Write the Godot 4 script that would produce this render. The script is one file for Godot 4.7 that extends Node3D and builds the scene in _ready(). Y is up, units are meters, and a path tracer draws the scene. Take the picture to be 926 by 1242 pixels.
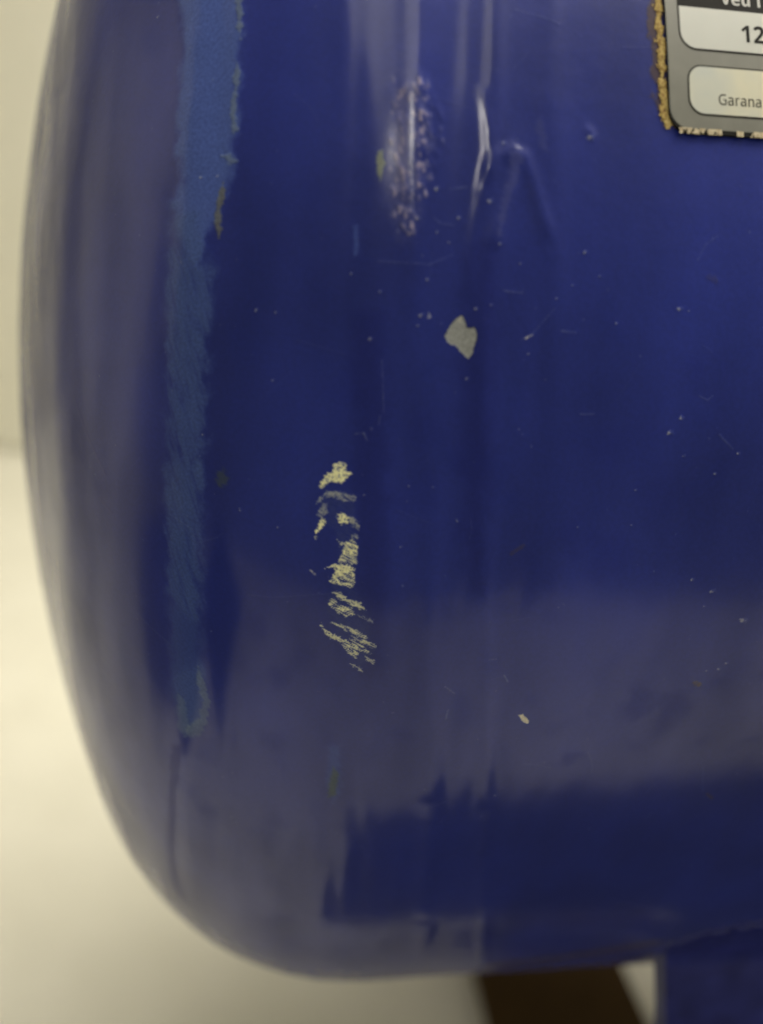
extends Node3D
# A close-up of the end of a scuffed navy blue air tank. Tank coordinates: u = millimetres along the wall from where the
# domed end meets the cylinder (negative on the dome), v = millimetres round the tank above the level of its axis.

const R := 0.15
const AXIS_HEIGHT := 0.33
const DOME_START := 0.02088
const CROWN := 0.263445
const KNUCKLE := 0.054975
const KNUCKLE_ANGLE := 1.097506
const CROWN_X := 0.185553
const U0 := -84.0
const U_SPAN := 176.0
const V0 := -90.0
const V_SPAN := 200.0
const W := 1600
const H := 1818

const YELLOW_PAINT := Color(0.95, 0.94, 0.74)
const TOUCH_BLUE := Color(0.29, 0.37, 0.63)
const TOUCH_BLUE_THIN := Color(0.27, 0.35, 0.56)
const TOUCH_CRUST := Color(0.42, 0.48, 0.56)
const TOUCH_CRUST_WARM := Color(0.42, 0.42, 0.38)
const NAVY_DARK := Color(0.12, 0.14, 0.45)
const PAINTED_SHEEN := Color(0.50, 0.47, 0.56)
const DARK_REFLECTION := Color(0.095, 0.125, 0.40)
const SMEAR := Color(0.42, 0.45, 0.46)
const PAINTED_GLINT := Color(0.74, 0.67, 0.70)
const OLIVE := Color(0.36, 0.40, 0.18)
const FLAKE := Color(0.56, 0.58, 0.46)
const GREY_PRIMER := Color(0.56, 0.57, 0.56)
const CHIP_WHITE := Color(0.86, 0.83, 0.74)
const SCRATCH := Color(0.48, 0.50, 0.60)
const RUST_AND_REFLECTION := Color(0.38, 0.27, 0.16)

var grain := FastNoiseLite.new()
var fine := FastNoiseLite.new()
var red := PackedFloat32Array()
var green := PackedFloat32Array()
var blue := PackedFloat32Array()
var relief := PackedFloat32Array()
var gloss := PackedFloat32Array()
var ridges := []
var sags := []
var tank_paint: StandardMaterial3D


func _ready() -> void:
	# camera
	var tilt := deg_to_rad(12.0)
	var cam := Camera3D.new()
	cam.name = "camera"
	var turn := Basis(Vector3.RIGHT, -tilt) * Basis(Vector3.UP, -0.1559) * Basis(Vector3.RIGHT, -0.1675) * Basis(Vector3.BACK, 0.0636)
	cam.transform = Transform3D(turn, Vector3(0, AXIS_HEIGHT + 0.046324, 0.217939))
	var lens := CameraAttributesPhysical.new()
	lens.frustum_focal_length = 17.39
	lens.frustum_near = 0.01
	lens.frustum_far = 30.0
	lens.frustum_focus_distance = 0.083
	lens.exposure_aperture = 5.8
	cam.attributes = lens
	cam.fov = 69.2
	cam.near = 0.01
	cam.far = 30.0
	add_child(cam)
	cam.make_current()
	# surrounding light of the room, dim and warm
	var env := Environment.new()
	env.background_mode = Environment.BG_COLOR
	env.background_color = Color(0.50, 0.49, 0.45)
	env.background_energy_multiplier = 0.75
	env.tonemap_mode = Environment.TONE_MAPPER_LINEAR
	env.tonemap_exposure = 0.96
	env.sdfgi_enabled = true
	env.ssao_enabled = true
	env.ssil_enabled = true
	var we := WorldEnvironment.new()
	we.name = "surrounding_light"
	we.environment = env
	add_child(we)
	# ceiling lamps: a broad bright one overhead, an added dim panel in place of lit ceiling, and a small bright one nearer the camera
	ceiling_lamp(Vector3(1.05, 1.62, -0.27), Vector2(2.4, 1.35), 7.2, 1.2, "broad bright ceiling light panel directly above the blue tank")
	ceiling_lamp(Vector3(-0.2, 1.65, 0.80), Vector2(0.5, 0.62), 0.2, 0.3, "added dim glowing panel in place of lit ceiling, mirrored as a pale haze at the top of the tank")
	ceiling_lamp(Vector3(-0.27, 1.66, 1.34), Vector2(0.2, 0.3), 0.4, 2.0, "small bright ceiling lamp that glints on the pitted paint")

	grain.seed = 11
	grain.frequency = 1.0
	grain.fractal_octaves = 4
	fine.seed = 5
	fine.frequency = 1.0
	fine.fractal_octaves = 2
	ridges = [
		[[-8.46, 69.82, -8.32, 52.72, -7.33, 41.02, -5.05, 20.78, -2.73, 2.03, -0.10, -17.27, 3.07, -43.21, 7.41, -70.38], 1.5, [0.2, 0.2, 0.14, 0.14, 0.2, 0.24, 0.24, 0.12]],
		[[-0.60, 70.50, -0.54, 59.68, -0.75, 49.32, -0.60, 39.10, 1.04, 21.09, 3.61, 2.12, 6.96, -17.48, 10.70, -39.07, 18.41, -73.62], 1.1, [0.14, 0.14, 0.14, 0.12, 0.12, 0.16, 0.2, 0.18, 0.08]],
		[[4.98, 71.36, 5.07, 55.50, 6.30, 44.43, 7.63, 29.91, 9.97, 12.28], 1.5, [0.14, 0.14, 0.09, 0.05, 0.0]],
		[[-13.57, 48.64, -12.71, 28.67, -10.85, 1.33, -6.26, -43.11], 1.3, [-0.03, -0.08, -0.08, -0.06]],
		[[-3.23, 46.76, -2.16, 33.41, -0.07, 12.02, 2.58, -9.35], 1.4, [0, -0.08, -0.06, -0.02]],
		[[-28.36, 72.44, -28.13, 49.17, -28.34, 27.43, -27.54, -2.65, -27.07, -31.68, -25.59, -59.04], 1.5, [-0.1, -0.1, -0.08, -0.08, -0.06, -0.03]],
		[[-31.98, 73.64, -31.37, 49.49, -31.81, 27.12, -31.24, -4.03, -31.68, -35.35, -31.04, -63.60], 2.2, [0.2, 0.2, 0.16, 0.16, 0.12, 0.04]],
		[[-0.16, -0.05, 2.06, -17.33, 5.81, -38.67], 0.9, [0, -0.05, 0]]]
	sags = [
		[[-0.99, 50.87, -0.59, 52.73, 0.09, 54.07, 1.48, 54.86, 2.67, 54.43, 3.51, 52.53, 4.50, 49.84, 5.85, 45.99], 0.75, 0.2],
		[[2.03, 55.64, 1.77, 53.93, 1.34, 50.71, 0.52, 47.48, 0.02, 44.68], 0.8, 0.24],
		[[-1.99, 61.54, -1.49, 58.77, -1.00, 56.42, -0.75, 54.46, -1.00, 52.61, -1.47, 50.44, -1.91, 48.04, -2.16, 45.28, -2.06, 39.79], 0.55, 0.1],
		[[9.26, 57.60, 9.44, 57.37], 0.45, 0.14],
		[[-6.92, 57.54, -6.56, 56.36, -6.58, 54.78], 0.5, 0.06]]
	setting()
	paint_tank()
	build_tank()
	under_tank()


# ------------------------------------------------------------------ helpers

func tag(o: Node, label: String, category := "", group := "", kind := "") -> void:
	o.set_meta("label", label)
	if category:
		o.set_meta("category", category)
	if group:
		o.set_meta("group", group)
	if kind:
		o.set_meta("kind", kind)


func obj(called: String, mesh: Mesh, mat: Material, parent: Node = self) -> MeshInstance3D:
	var o := MeshInstance3D.new()
	o.name = called
	o.mesh = mesh
	o.material_override = mat
	parent.add_child(o, true)
	return o


func matte(c: Color, rough := 0.6) -> StandardMaterial3D:
	var m := StandardMaterial3D.new()
	m.albedo_color = c.linear_to_srgb()
	m.roughness = rough
	return m


func on_tank(u: float, v: float, lift := 0.0) -> Vector3:
	# a point of the tank's wall, lift in millimetres off it
	var t := v * 0.001 / R
	var x: float
	var r: float
	var h := lift * 0.001
	if u >= 0.0:
		x = DOME_START + u * 0.001
		r = R + h
	else:
		var a := -u * 0.001 / KNUCKLE
		if a <= KNUCKLE_ANGLE:
			x = DOME_START - (KNUCKLE + h) * sin(a)
			r = R - KNUCKLE + (KNUCKLE + h) * cos(a)
		else:
			var b := maxf(0.0, (PI / 2 - KNUCKLE_ANGLE) - (-u * 0.001 - KNUCKLE * KNUCKLE_ANGLE) / CROWN)
			x = DOME_START + CROWN_X - (CROWN + h) * cos(b)
			r = (CROWN + h) * sin(b)
	return Vector3(x, AXIS_HEIGHT + r * sin(t), r * cos(t))


func pairs(flat: Array) -> PackedVector2Array:
	var p := PackedVector2Array()
	for i in range(0, flat.size(), 2):
		p.append(Vector2(flat[i], flat[i + 1]))
	return p


func add_box(st: SurfaceTool, lo: Vector3, hi: Vector3, bevel := 0.001) -> void:
	# a box with chamfered edges
	var c := (lo + hi) * 0.5
	var e := (hi - lo) * 0.5
	var b := minf(bevel, minf(e.x, minf(e.y, e.z)) * 0.5)
	var pts := []
	for sx in [-1, 1]:
		for sy in [-1, 1]:
			for sz in [-1, 1]:
				var s := Vector3(sx, sy, sz)
				pts.append([c + s * (e - Vector3(0, b, b)), c + s * (e - Vector3(b, 0, b)), c + s * (e - Vector3(b, b, 0))])
	var idx := func(x, y, z): return (4 if x > 0 else 0) + (2 if y > 0 else 0) + (1 if z > 0 else 0)
	var quad := func(a, b2, c2, d, out: Vector3):
		if (b2 - a).cross(c2 - a).dot(out) > 0:
			for q in [a, c2, b2, a, d, c2]:
				st.add_vertex(q)
		else:
			for q in [a, b2, c2, a, c2, d]:
				st.add_vertex(q)
	for k in 3:
		for s in [-1, 1]:
			var f := []
			for w in [[-1, -1], [-1, 1], [1, 1], [1, -1]]:
				var g := [0, 0, 0]
				g[k] = s
				g[(k + 1) % 3] = w[0]
				g[(k + 2) % 3] = w[1]
				f.append(pts[idx.call(g[0], g[1], g[2])][k])
			var n := Vector3.ZERO
			n[k] = s
			quad.call(f[0], f[1], f[2], f[3], n)
	for k in 3:   # edges along k
		var i := (k + 1) % 3
		var j := (k + 2) % 3
		for w in [[-1, -1], [-1, 1], [1, 1], [1, -1]]:
			var g0 := [0, 0, 0]
			g0[k] = -1
			g0[i] = w[0]
			g0[j] = w[1]
			var g1 := g0.duplicate()
			g1[k] = 1
			var p0 = pts[idx.call(g0[0], g0[1], g0[2])]
			var p1 = pts[idx.call(g1[0], g1[1], g1[2])]
			var n := Vector3.ZERO
			n[i] = w[0]
			n[j] = w[1]
			quad.call(p0[i], p1[i], p1[j], p0[j], n)
	for sx in [-1, 1]:
		for sy in [-1, 1]:
			for sz in [-1, 1]:
				var q = pts[idx.call(sx, sy, sz)]
				var n := Vector3(sx, sy, sz)
				if (q[1] - q[0]).cross(q[2] - q[0]).dot(n) > 0:
					for z in [q[0], q[2], q[1]]:
						st.add_vertex(z)
				else:
					for z in q:
						st.add_vertex(z)


func box_mesh(lo: Vector3, hi: Vector3, bevel := 0.001) -> ArrayMesh:
	var st := SurfaceTool.new()
	st.begin(Mesh.PRIMITIVE_TRIANGLES)
	st.set_smooth_group(-1)
	add_box(st, lo, hi, bevel)
	st.generate_normals()
	return st.commit()


func noise_tex(seed_: int, freq: float, low: Color, high: Color, size := 512, octaves := 4) -> NoiseTexture2D:
	var n := FastNoiseLite.new()
	n.seed = seed_
	n.frequency = freq
	n.fractal_octaves = octaves
	var t := NoiseTexture2D.new()
	t.width = size
	t.height = size
	t.seamless = true
	t.noise = n
	var g := Gradient.new()
	g.set_color(0, low.linear_to_srgb())
	g.set_color(1, high.linear_to_srgb())
	t.color_ramp = g
	return t


# ------------------------------------------------------------------ light and setting

func ceiling_lamp(at: Vector3, size: Vector2, energy: float, shine: float, label: String) -> void:
	var root := Node3D.new()
	root.name = "ceiling_lamp"
	root.position = at
	add_child(root, true)
	tag(root, label, "lamp", "ceiling light panels")
	var hs := Vector3(size.x, 0, size.y) * 0.5
	obj("housing", box_mesh(Vector3(-hs.x - 0.02, 0.012, -hs.z - 0.02), Vector3(hs.x + 0.02, 0.07, hs.z + 0.02), 0.004), matte(Color(0.7, 0.7, 0.68)), root)
	var glow := matte(Color(0.8, 0.8, 0.78))
	glow.emission_enabled = true
	glow.emission = Color(1.0, 0.94, 0.82)
	glow.emission_energy_multiplier = shine
	obj("diffuser", box_mesh(Vector3(-hs.x, 0.004, -hs.z), Vector3(hs.x, 0.0118, hs.z), 0.002), glow, root)
	var l := AreaLight3D.new()
	l.name = "lamp_light"
	l.area_size = size
	l.area_normalize_energy = true
	l.light_color = Color(1.0, 0.982, 0.945)
	l.light_energy = energy
	l.area_range = 12.0
	l.area_attenuation = 2.0
	l.shadow_enabled = true
	l.rotation = Vector3(-PI / 2, 0, 0)
	root.add_child(l)


func setting() -> void:
	# cream floor as one broad sheet with a faint mottle
	var m := StandardMaterial3D.new()
	m.albedo_texture = noise_tex(3, 0.012, Color(0.56, 0.54, 0.45), Color(0.61, 0.59, 0.50))
	m.uv1_triplanar = true
	m.uv1_world_triplanar = true
	m.uv1_scale = Vector3.ONE * 2.2
	m.roughness = 0.55
	var o := obj("floor", box_mesh(Vector3(-2.6, -0.06, -1.6), Vector3(3.2, 0, 0.95), 0.01), m)
	o.rotation.y = -0.2
	tag(o, "pale cream floor that the blue tank stands on", "", "", "structure")
	# plastered wall behind
	var wm := StandardMaterial3D.new()
	wm.albedo_texture = noise_tex(8, 0.01, Color(0.70, 0.68, 0.57), Color(0.75, 0.73, 0.62))
	wm.uv1_triplanar = true
	wm.uv1_world_triplanar = true
	wm.uv1_scale = Vector3.ONE * 1.7
	wm.roughness = 0.8
	var wo := obj("wall", box_mesh(Vector3(-2.4, 0.002, -0.1), Vector3(2.6, 2.3, 0), 0.004), wm)
	wo.position = Vector3(-0.403, 0, -0.925)
	wo.rotation.y = -0.26
	tag(wo, "plain cream wall behind the blue tank", "", "", "structure")
	var side := obj("wall", box_mesh(Vector3(-0.1, 0.002, 0), Vector3(0, 2.3, 1.45), 0.004), wm)
	side.position = Vector3(-1.72, 0, -1.10)
	side.rotation.y = 0.50
	tag(side, "plain cream side wall to the left, mirrored in the domed end", "", "", "structure")


# ------------------------------------------------------------------ painting the tank

func blend(i: int, c: Color, a: float) -> void:
	red[i] = lerpf(red[i], c.r, a)
	green[i] = lerpf(green[i], c.g, a)
	blue[i] = lerpf(blue[i], c.b, a)


func mark(flat: Array, c: Color, alpha: float, soft: float, rag: float, streak: float, lift: float) -> void:
	# a mark on the paint: its outline in tank millimetres, ragged by rag; streak 0 solid, 1 scraped aslant, 2 brushed steeply
	var p := pairs(flat)
	var lo := p[0]
	var hi := p[0]
	for q in p:
		lo = lo.min(q)
		hi = hi.max(q)
	var pad := soft + rag + 0.1
	var kx := W / U_SPAN
	var ky := H / V_SPAN
	var n := p.size()
	var across := Vector2(0.42, 0.91) if streak < 1.5 else Vector2(0.93, 0.36)
	var along := Vector2(across.y, -across.x)
	var freq := 2.6 if rag < 0.21 else 0.75
	for y in range(maxi(0, int((lo.y - pad - V0) * ky)), mini(H, int((hi.y + pad - V0) * ky) + 2)):
		for x in range(maxi(0, int((lo.x - pad - U0) * kx)), mini(W, int((hi.x + pad - U0) * kx) + 2)):
			var q := Vector2(x / kx + U0, y / ky + V0)
			var inside := false
			var d := 1e9
			var j := n - 1
			for i in n:
				var a := p[i]
				var b := p[j]
				if (a.y > q.y) != (b.y > q.y) and q.x < (b.x - a.x) * (q.y - a.y) / (b.y - a.y) + a.x:
					inside = not inside
				var e := b - a
				var t := clampf((q - a).dot(e) / maxf(e.length_squared(), 1e-9), 0.0, 1.0)
				d = minf(d, (q - a - e * t).length_squared())
				j = i
			var sd := sqrt(d) * (1.0 if inside else -1.0)
			if rag > 0.3:
				sd += rag * (1.5 * grain.get_noise_2d(q.x * 0.42, q.y * 0.3) + 0.35 * grain.get_noise_2d(q.x * 2.2, q.y * 2.2))
			else:
				sd += rag * 1.6 * grain.get_noise_2d(q.dot(along) * freq * 0.6, q.dot(across) * freq * 1.5)
			var cov := smoothstep(-soft, soft, sd)
			if cov <= 0.0:
				continue
			var tone := 1.0 + 0.14 * fine.get_noise_2d(q.x * 2.1 + 40.0, q.y * 2.1)
			if streak > 0.0:
				var k := fine.get_noise_2d(q.dot(along) * (0.7 if streak < 1.5 else 0.16), q.dot(across) * (5.2 if streak < 1.5 else 1.0))
				cov *= smoothstep(-0.42 + (streak - 1.0) * 1.2, 0.12 + (streak - 1.0) * 1.2, k + 0.1) if streak < 1.5 else smoothstep(-0.8, 0.3, k)
			elif c == YELLOW_PAINT:
				cov *= smoothstep(-0.5, -0.3, fine.get_noise_2d(q.dot(along) * 1.1 + 9.0, q.dot(across) * 4.0))
			var at := y * W + x
			blend(at, Color(c.r * tone, c.g * tone, c.b * tone), cov * alpha)
			relief[at] += lift * cov
			gloss[at] = lerpf(gloss[at], 0.55 if c == TOUCH_BLUE or c == TOUCH_BLUE_THIN or c == DARK_REFLECTION else 0.25, cov * alpha)


func scratch(flat: Array, width: float, c: Color, alpha: float) -> void:
	var p := pairs(flat)
	var lo := p[0]
	var hi := p[0]
	for q in p:
		lo = lo.min(q)
		hi = hi.max(q)
	var kx := W / U_SPAN
	var ky := H / V_SPAN
	var pad := width + 0.3
	for y in range(maxi(0, int((lo.y - pad - V0) * ky)), mini(H, int((hi.y + pad - V0) * ky) + 2)):
		for x in range(maxi(0, int((lo.x - pad - U0) * kx)), mini(W, int((hi.x + pad - U0) * kx) + 2)):
			var q := Vector2(x / kx + U0, y / ky + V0)
			var d := 1e9
			for i in p.size() - 1:
				d = minf(d, q.distance_to(Geometry2D.get_closest_point_to_segment(q, p[i], p[i + 1])))
			d += 0.35 * width * grain.get_noise_2d(q.x * 2.5, q.y * 2.5)
			var cov := smoothstep(width * 0.5 + 0.06, width * 0.5 - 0.1, d) * (0.75 + 0.5 * fine.get_noise_2d(q.x * 1.7, q.y * 1.7))
			if cov > 0.0:
				blend(y * W + x, c, clampf(cov * alpha, 0.0, 1.0))
				relief[y * W + x] += 0.02 * cov


func spot(u: float, v: float, radius: float, c: Color, alpha: float, lift: float, dull := 0.0) -> void:
	var kx := W / U_SPAN
	var ky := H / V_SPAN
	var pad := radius * 1.6 + 0.1
	for y in range(maxi(0, int((v - pad - V0) * ky)), mini(H, int((v + pad - V0) * ky) + 2)):
		for x in range(maxi(0, int((u - pad - U0) * kx)), mini(W, int((u + pad - U0) * kx) + 2)):
			var q := Vector2(x / kx + U0 - u, y / ky + V0 - v)
			var f := 0.5 / radius
			var d := q.length() / radius * (1.0 + 0.9 * grain.get_noise_2d((q.x + u) * f * 1.6, (q.y + v) * f * 1.6))
			var cov := smoothstep(1.2, 0.45, d)
			if cov > 0.0:
				var at := y * W + x
				blend(at, c, cov * alpha)
				relief[at] += lift * cov
				gloss[at] = lerpf(gloss[at], 0.0, cov * dull)


func swell(u: float, v: float, radius: float, lift: float) -> void:
	# a smooth little blister or dimple in the paint, drawn out downwards
	var kx := W / U_SPAN
	var ky := H / V_SPAN
	for y in range(maxi(0, int((v - 3.4 * radius - V0) * ky)), mini(H, int((v + 3.4 * radius - V0) * ky) + 2)):
		for x in range(maxi(0, int((u - 2.2 * radius - U0) * kx)), mini(W, int((u + 2.2 * radius - U0) * kx) + 2)):
			var dx := (x / kx + U0 - u) / radius
			var dy := (y / ky + V0 - v) / (radius * 1.6)
			relief[y * W + x] += lift * exp(-dx * dx - dy * dy)


func layer(seed_: int, w: int, h: int, freq: float, octaves: int) -> PackedByteArray:
	var n := FastNoiseLite.new()
	n.seed = seed_
	n.frequency = freq
	n.fractal_octaves = octaves
	var im := n.get_image(w, h)
	im.resize(W, H, Image.INTERPOLATE_CUBIC)
	im.convert(Image.FORMAT_L8)
	return im.get_data()


func paint_tank() -> void:
	var count := W * H
	red.resize(count)
	green.resize(count)
	blue.resize(count)
	relief.resize(count)
	gloss.resize(count)
	var cloud := layer(21, 400, 454, 0.012, 5)      # broad mottle
	var runs := layer(22, 800, 150, 0.02, 4)        # drawn out round the tank
	var peel := layer(23, 1600, 1818, 0.035, 3)     # orange peel of the paint
	var dust := layer(24, 800, 909, 0.035, 5)       # smudges
	var grit := layer(25, 1600, 1818, 0.16, 2)
	for i in count:
		var a := (cloud[i] - 128.0) / 128.0
		var b := (runs[i] - 128.0) / 128.0
		var k := 1.0 + 0.12 * a + 0.06 * b + 0.05 * (grit[i] - 128.0) / 128.0
		red[i] = 0.13 * k
		green[i] = 0.176 * k
		blue[i] = 0.485 * k
		relief[i] = (peel[i] - 128.0) * 0.00011 + b * 0.012 + a * 0.014 + (grit[i] - 128.0) * 0.000012
		var s := dust[i] / 255.0
		gloss[i] = clampf(0.88 - 0.22 * smoothstep(0.5, 0.9, s) + 0.14 * a + 0.12 * (s - 0.5) + (0.16 + 0.22 * smoothstep(0.36, 0.2, float(i % W) / W)) * b, 0.1, 1.0)
	# pitted patch; the lamp's glints are put into the colour as pale flecks
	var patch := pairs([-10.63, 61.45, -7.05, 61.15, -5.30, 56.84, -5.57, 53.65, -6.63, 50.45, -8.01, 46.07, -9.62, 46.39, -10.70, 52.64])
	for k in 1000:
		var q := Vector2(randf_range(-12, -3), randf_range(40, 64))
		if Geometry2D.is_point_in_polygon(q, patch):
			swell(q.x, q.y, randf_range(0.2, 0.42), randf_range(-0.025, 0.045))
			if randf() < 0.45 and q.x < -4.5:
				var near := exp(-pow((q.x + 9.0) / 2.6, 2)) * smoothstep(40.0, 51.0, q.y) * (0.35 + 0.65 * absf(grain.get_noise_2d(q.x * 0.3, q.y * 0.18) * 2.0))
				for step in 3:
					spot(q.x + 0.05 * step, q.y - 0.2 * step, randf_range(0.08, 0.26), PAINTED_GLINT, clampf(near * randf_range(0.1, 0.85), 0.0, 1.0), 0.012)
	mark([-10.69, 61.04, -9.49, 63.10, -8.22, 60.69, -7.53, 56.71, -7.65, 51.96, -8.03, 46.46, -9.44, 46.01, -10.32, 51.08, -10.86, 56.61], PAINTED_SHEEN, 0.3, 1.2, 0.8, 0.0, 0.0)  # lamp sheen on the pitted patch, put into the colour
	mark([-10.50, 59.83, -9.40, 60.25, -8.80, 56.66, -8.80, 52.70, -8.52, 49.96, -9.47, 49.92, -10.26, 53.44], PAINTED_SHEEN, 0.26, 0.35, 0.5, 0.0, 0.0)
	mark([-8.20, 59.89, -7.38, 59.28, -6.42, 56.77, -6.17, 54.41, -6.94, 53.89, -7.50, 55.92], PAINTED_SHEEN, 0.2, 0.3, 0.4, 0.0, 0.0)
	mark([1.07, 54.57, 1.97, 54.99, 2.50, 54.41, 2.01, 52.37, 1.38, 49.93, 0.65, 46.70, 0.18, 46.11, 0.41, 49.44, 1.18, 52.28], PAINTED_SHEEN, 0.22, 0.3, 0.25, 0.0, 0.0)  # highlights on the hooked sag and the ridge, put into the colour
	mark([4.10, 58.62, 4.77, 56.67, 4.92, 55.08, 4.31, 55.41, 3.72, 57.36], PAINTED_SHEEN, 0.16, 0.35, 0.25, 0.0, 0.0)
	# patches of duller film
	var blots := [22.61, 35.36, 1.00, 0.5, 11.74, 14.70, 0.80, 0.5, 10.93, 16.99, 1.80, 0.4, 16.03, 14.35, 3.00, 0.4, 20.42, 21.89, 3.00, 0.3, 22.99, -4.63, 2.20, 0.5, 28.16, -4.29, 2.40, 0.5, 27.33, -7.12, 1.40, 0.5, 16.38, -12.15, 1.60, 0.5, 32.97, -9.76, 0.80, 0.5, 16.82, 27.02, 3.00, 0.25, 13.64, 26.85, 2.20, 0.25, -5.60, 27.50, 2.00, 0.3, -0.70, 24.44, 2.40, 0.35, -0.42, 17.51, 2.00, 0.3, 7.01, 12.20, 3.00, 0.3, -19.07, -2.42, 1.60, 0.4, -22.23, 3.39, 2.00, 0.4, -16.79, 0.32, 1.80, 0.35, -19.67, -12.35, 2.20, 0.3, -13.67, 31.07, 2.00, 0.3, -5.89, 20.73, 2.50, 0.25]
	for k in range(0, blots.size(), 4):
		spot(blots[k], blots[k + 1], blots[k + 2], NAVY_DARK, 0.3 * blots[k + 3], -0.003, 0.5 * blots[k + 3])
	mark([-2.65, 45.24, 0.14, 45.47, 1.38, 27.90, 2.24, 10.17, -0.07, 12.02, -2.33, 33.40], DARK_REFLECTION, 0.5, 1.3, 0.8, 0.0, 0.0)  # dark streaks of reflection, put into the paint colour
	mark([-13.56, 38.34, -10.65, 38.48, -8.83, 20.52, -7.78, -0.45, -9.59, -0.66, -12.19, 20.23], DARK_REFLECTION, 0.5, 1.2, 0.6, 0.0, 0.0)
	mark([15.15, 73.13, 16.59, 73.36, 16.98, 67.00, 17.39, 61.90, 18.44, 59.50, 17.20, 59.19, 16.26, 60.92, 15.55, 66.80], RUST_AND_REFLECTION, 0.6, 0.25, 0.6, 0.0, 0.02)
	mark([-33.02, -7.33, -29.23, -3.26, -28.54, -9.22, -29.89, -14.61, -31.93, -16.14], TOUCH_BLUE, 0.55, 0.8, 0.6, 0.0, 0.01)
	mark([-34.60, 75.19, -26.35, 72.35, -26.14, 65.42, -26.29, 60.15, -26.40, 53.71, -27.41, 50.39, -28.08, 47.62, -29.39, 45.82, -30.29, 42.39, -32.28, 45.15, -33.66, 50.22, -33.37, 51.35, -32.21, 52.08, -33.53, 55.18, -33.57, 60.71, -32.91, 67.13], TOUCH_BLUE, 0.9, 0.7, 0.55, 0.0, 0.03)
	mark([-33.76, 49.78, -30.50, 48.35, -28.45, 41.46, -28.88, 36.26, -29.30, 29.15, -29.34, 20.86, -31.29, 21.53, -33.19, 28.86, -34.06, 38.03], TOUCH_BLUE_THIN, 0.55, 1.3, 0.9, 0.0, 0.02)
	mark([-33.91, 21.14, -29.78, 21.74, -29.34, 14.08, -29.24, 1.41, -28.54, -6.67, -29.64, -13.77, -31.94, -16.44, -33.60, -10.26, -33.69, 6.71], TOUCH_BLUE_THIN, 0.5, 1.2, 0.6, 0.0, 0.02)
	mark([-34.16, 45.30, -28.48, 42.32, -28.91, 30.08, -29.26, 16.07, -29.24, 1.41, -33.84, 4.43, -34.08, 26.90], TOUCH_BLUE_THIN, 0.55, 0.7, 0.6, 2.0, 0.02)
	mark([-27.19, 72.10, -26.33, 71.87, -26.07, 68.11, -26.28, 66.53, -26.73, 68.26], TOUCH_CRUST, 0.75, 0.15, 0.25, 0.0, 0.05)
	mark([-26.65, 64.18, -26.14, 63.20, -26.24, 61.02, -26.60, 58.46, -26.06, 56.66, -26.70, 56.31, -27.07, 58.53], TOUCH_CRUST, 0.7, 0.15, 0.25, 0.0, 0.05)
	mark([-26.91, 54.62, -26.12, 53.59, -26.76, 53.15, -27.95, 54.32], TOUCH_CRUST, 0.65, 0.15, 0.25, 0.0, 0.05)
	mark([-27.64, 51.53, -27.39, 49.96, -27.90, 48.12, -27.65, 46.57, -28.00, 45.48, -28.66, 47.49, -28.25, 49.61], TOUCH_CRUST_WARM, 0.75, 0.15, 0.25, 0.0, 0.05)
	mark([-29.58, -4.36, -28.77, -6.26, -27.97, -8.98, -28.32, -12.45, -29.29, -15.44, -31.68, -16.74, -31.01, -14.48, -29.51, -12.60, -28.90, -9.37, -29.83, -6.57], TOUCH_CRUST, 0.6, 0.2, 0.25, 0.0, 0.05)
	mark([-32.56, -9.74, -31.44, -10.54, -30.75, -14.34, -31.43, -16.59, -32.82, -15.47], TOUCH_CRUST, 0.42, 0.25, 0.3, 0.0, 0.03)
	mark([-33.89, -19.44, -31.98, -18.26, -33.27, -28.83, -34.70, -48.27, -34.12, -65.07, -36.24, -60.65, -35.89, -41.86, -34.52, -27.99], NAVY_DARK, 0.55, 0.35, 0.35, 0.0, -0.006)
	mark([-12.74, -11.14, -11.59, -10.92, -11.02, -18.23, -11.65, -20.57, -12.71, -17.17], TOUCH_BLUE, 0.5, 0.6, 0.3, 0.0, 0.02)
	mark([-12.12, -14.28, -11.44, -15.50, -11.46, -19.05, -12.33, -19.68, -12.46, -17.82], OLIVE, 0.45, 0.25, 0.2, 0.0, 0.03)
	mark([-27.47, 20.66, -26.68, 21.24, -25.86, 20.42, -26.43, 19.41, -27.23, 19.10], OLIVE, 0.35, 0.3, 0.3, 0.0, 0.02)
	mark([-11.70, 53.81, -11.23, 53.98, -10.94, 52.64, -11.15, 52.00, -11.34, 50.89, -11.70, 51.83, -11.82, 52.78], FLAKE, 0.8, 0.1, 0.12, 0.0, 0.03)
	mark([-13.80, 46.66, -13.32, 46.67, -13.19, 43.91, -13.58, 43.74], TOUCH_BLUE, 0.6, 0.2, 0.15, 0.0, 0.02)
	mark([-15.15, 20.54, -13.08, 20.54, -12.07, 19.15, -11.48, 13.55, -11.75, 9.88, -9.83, 7.04, -8.85, 3.00, -10.20, 0.81, -12.60, 3.52, -14.43, 8.12, -13.20, 12.46, -14.07, 16.36, -14.91, 16.26, -15.89, 18.75], SMEAR, 0.16, 0.35, 0.4, 1.0, 0.0)
	mark([-14.58, 23.22, -13.67, 23.44, -13.28, 23.13, -13.37, 22.60, -12.58, 22.30, -13.35, 21.56, -13.53, 21.23, -14.68, 21.43, -15.47, 20.68, -15.99, 20.56, -15.71, 21.23, -15.23, 22.01, -14.60, 22.59], YELLOW_PAINT, 1.0, 0.05, 0.2, 0.0, 0.03)
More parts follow.
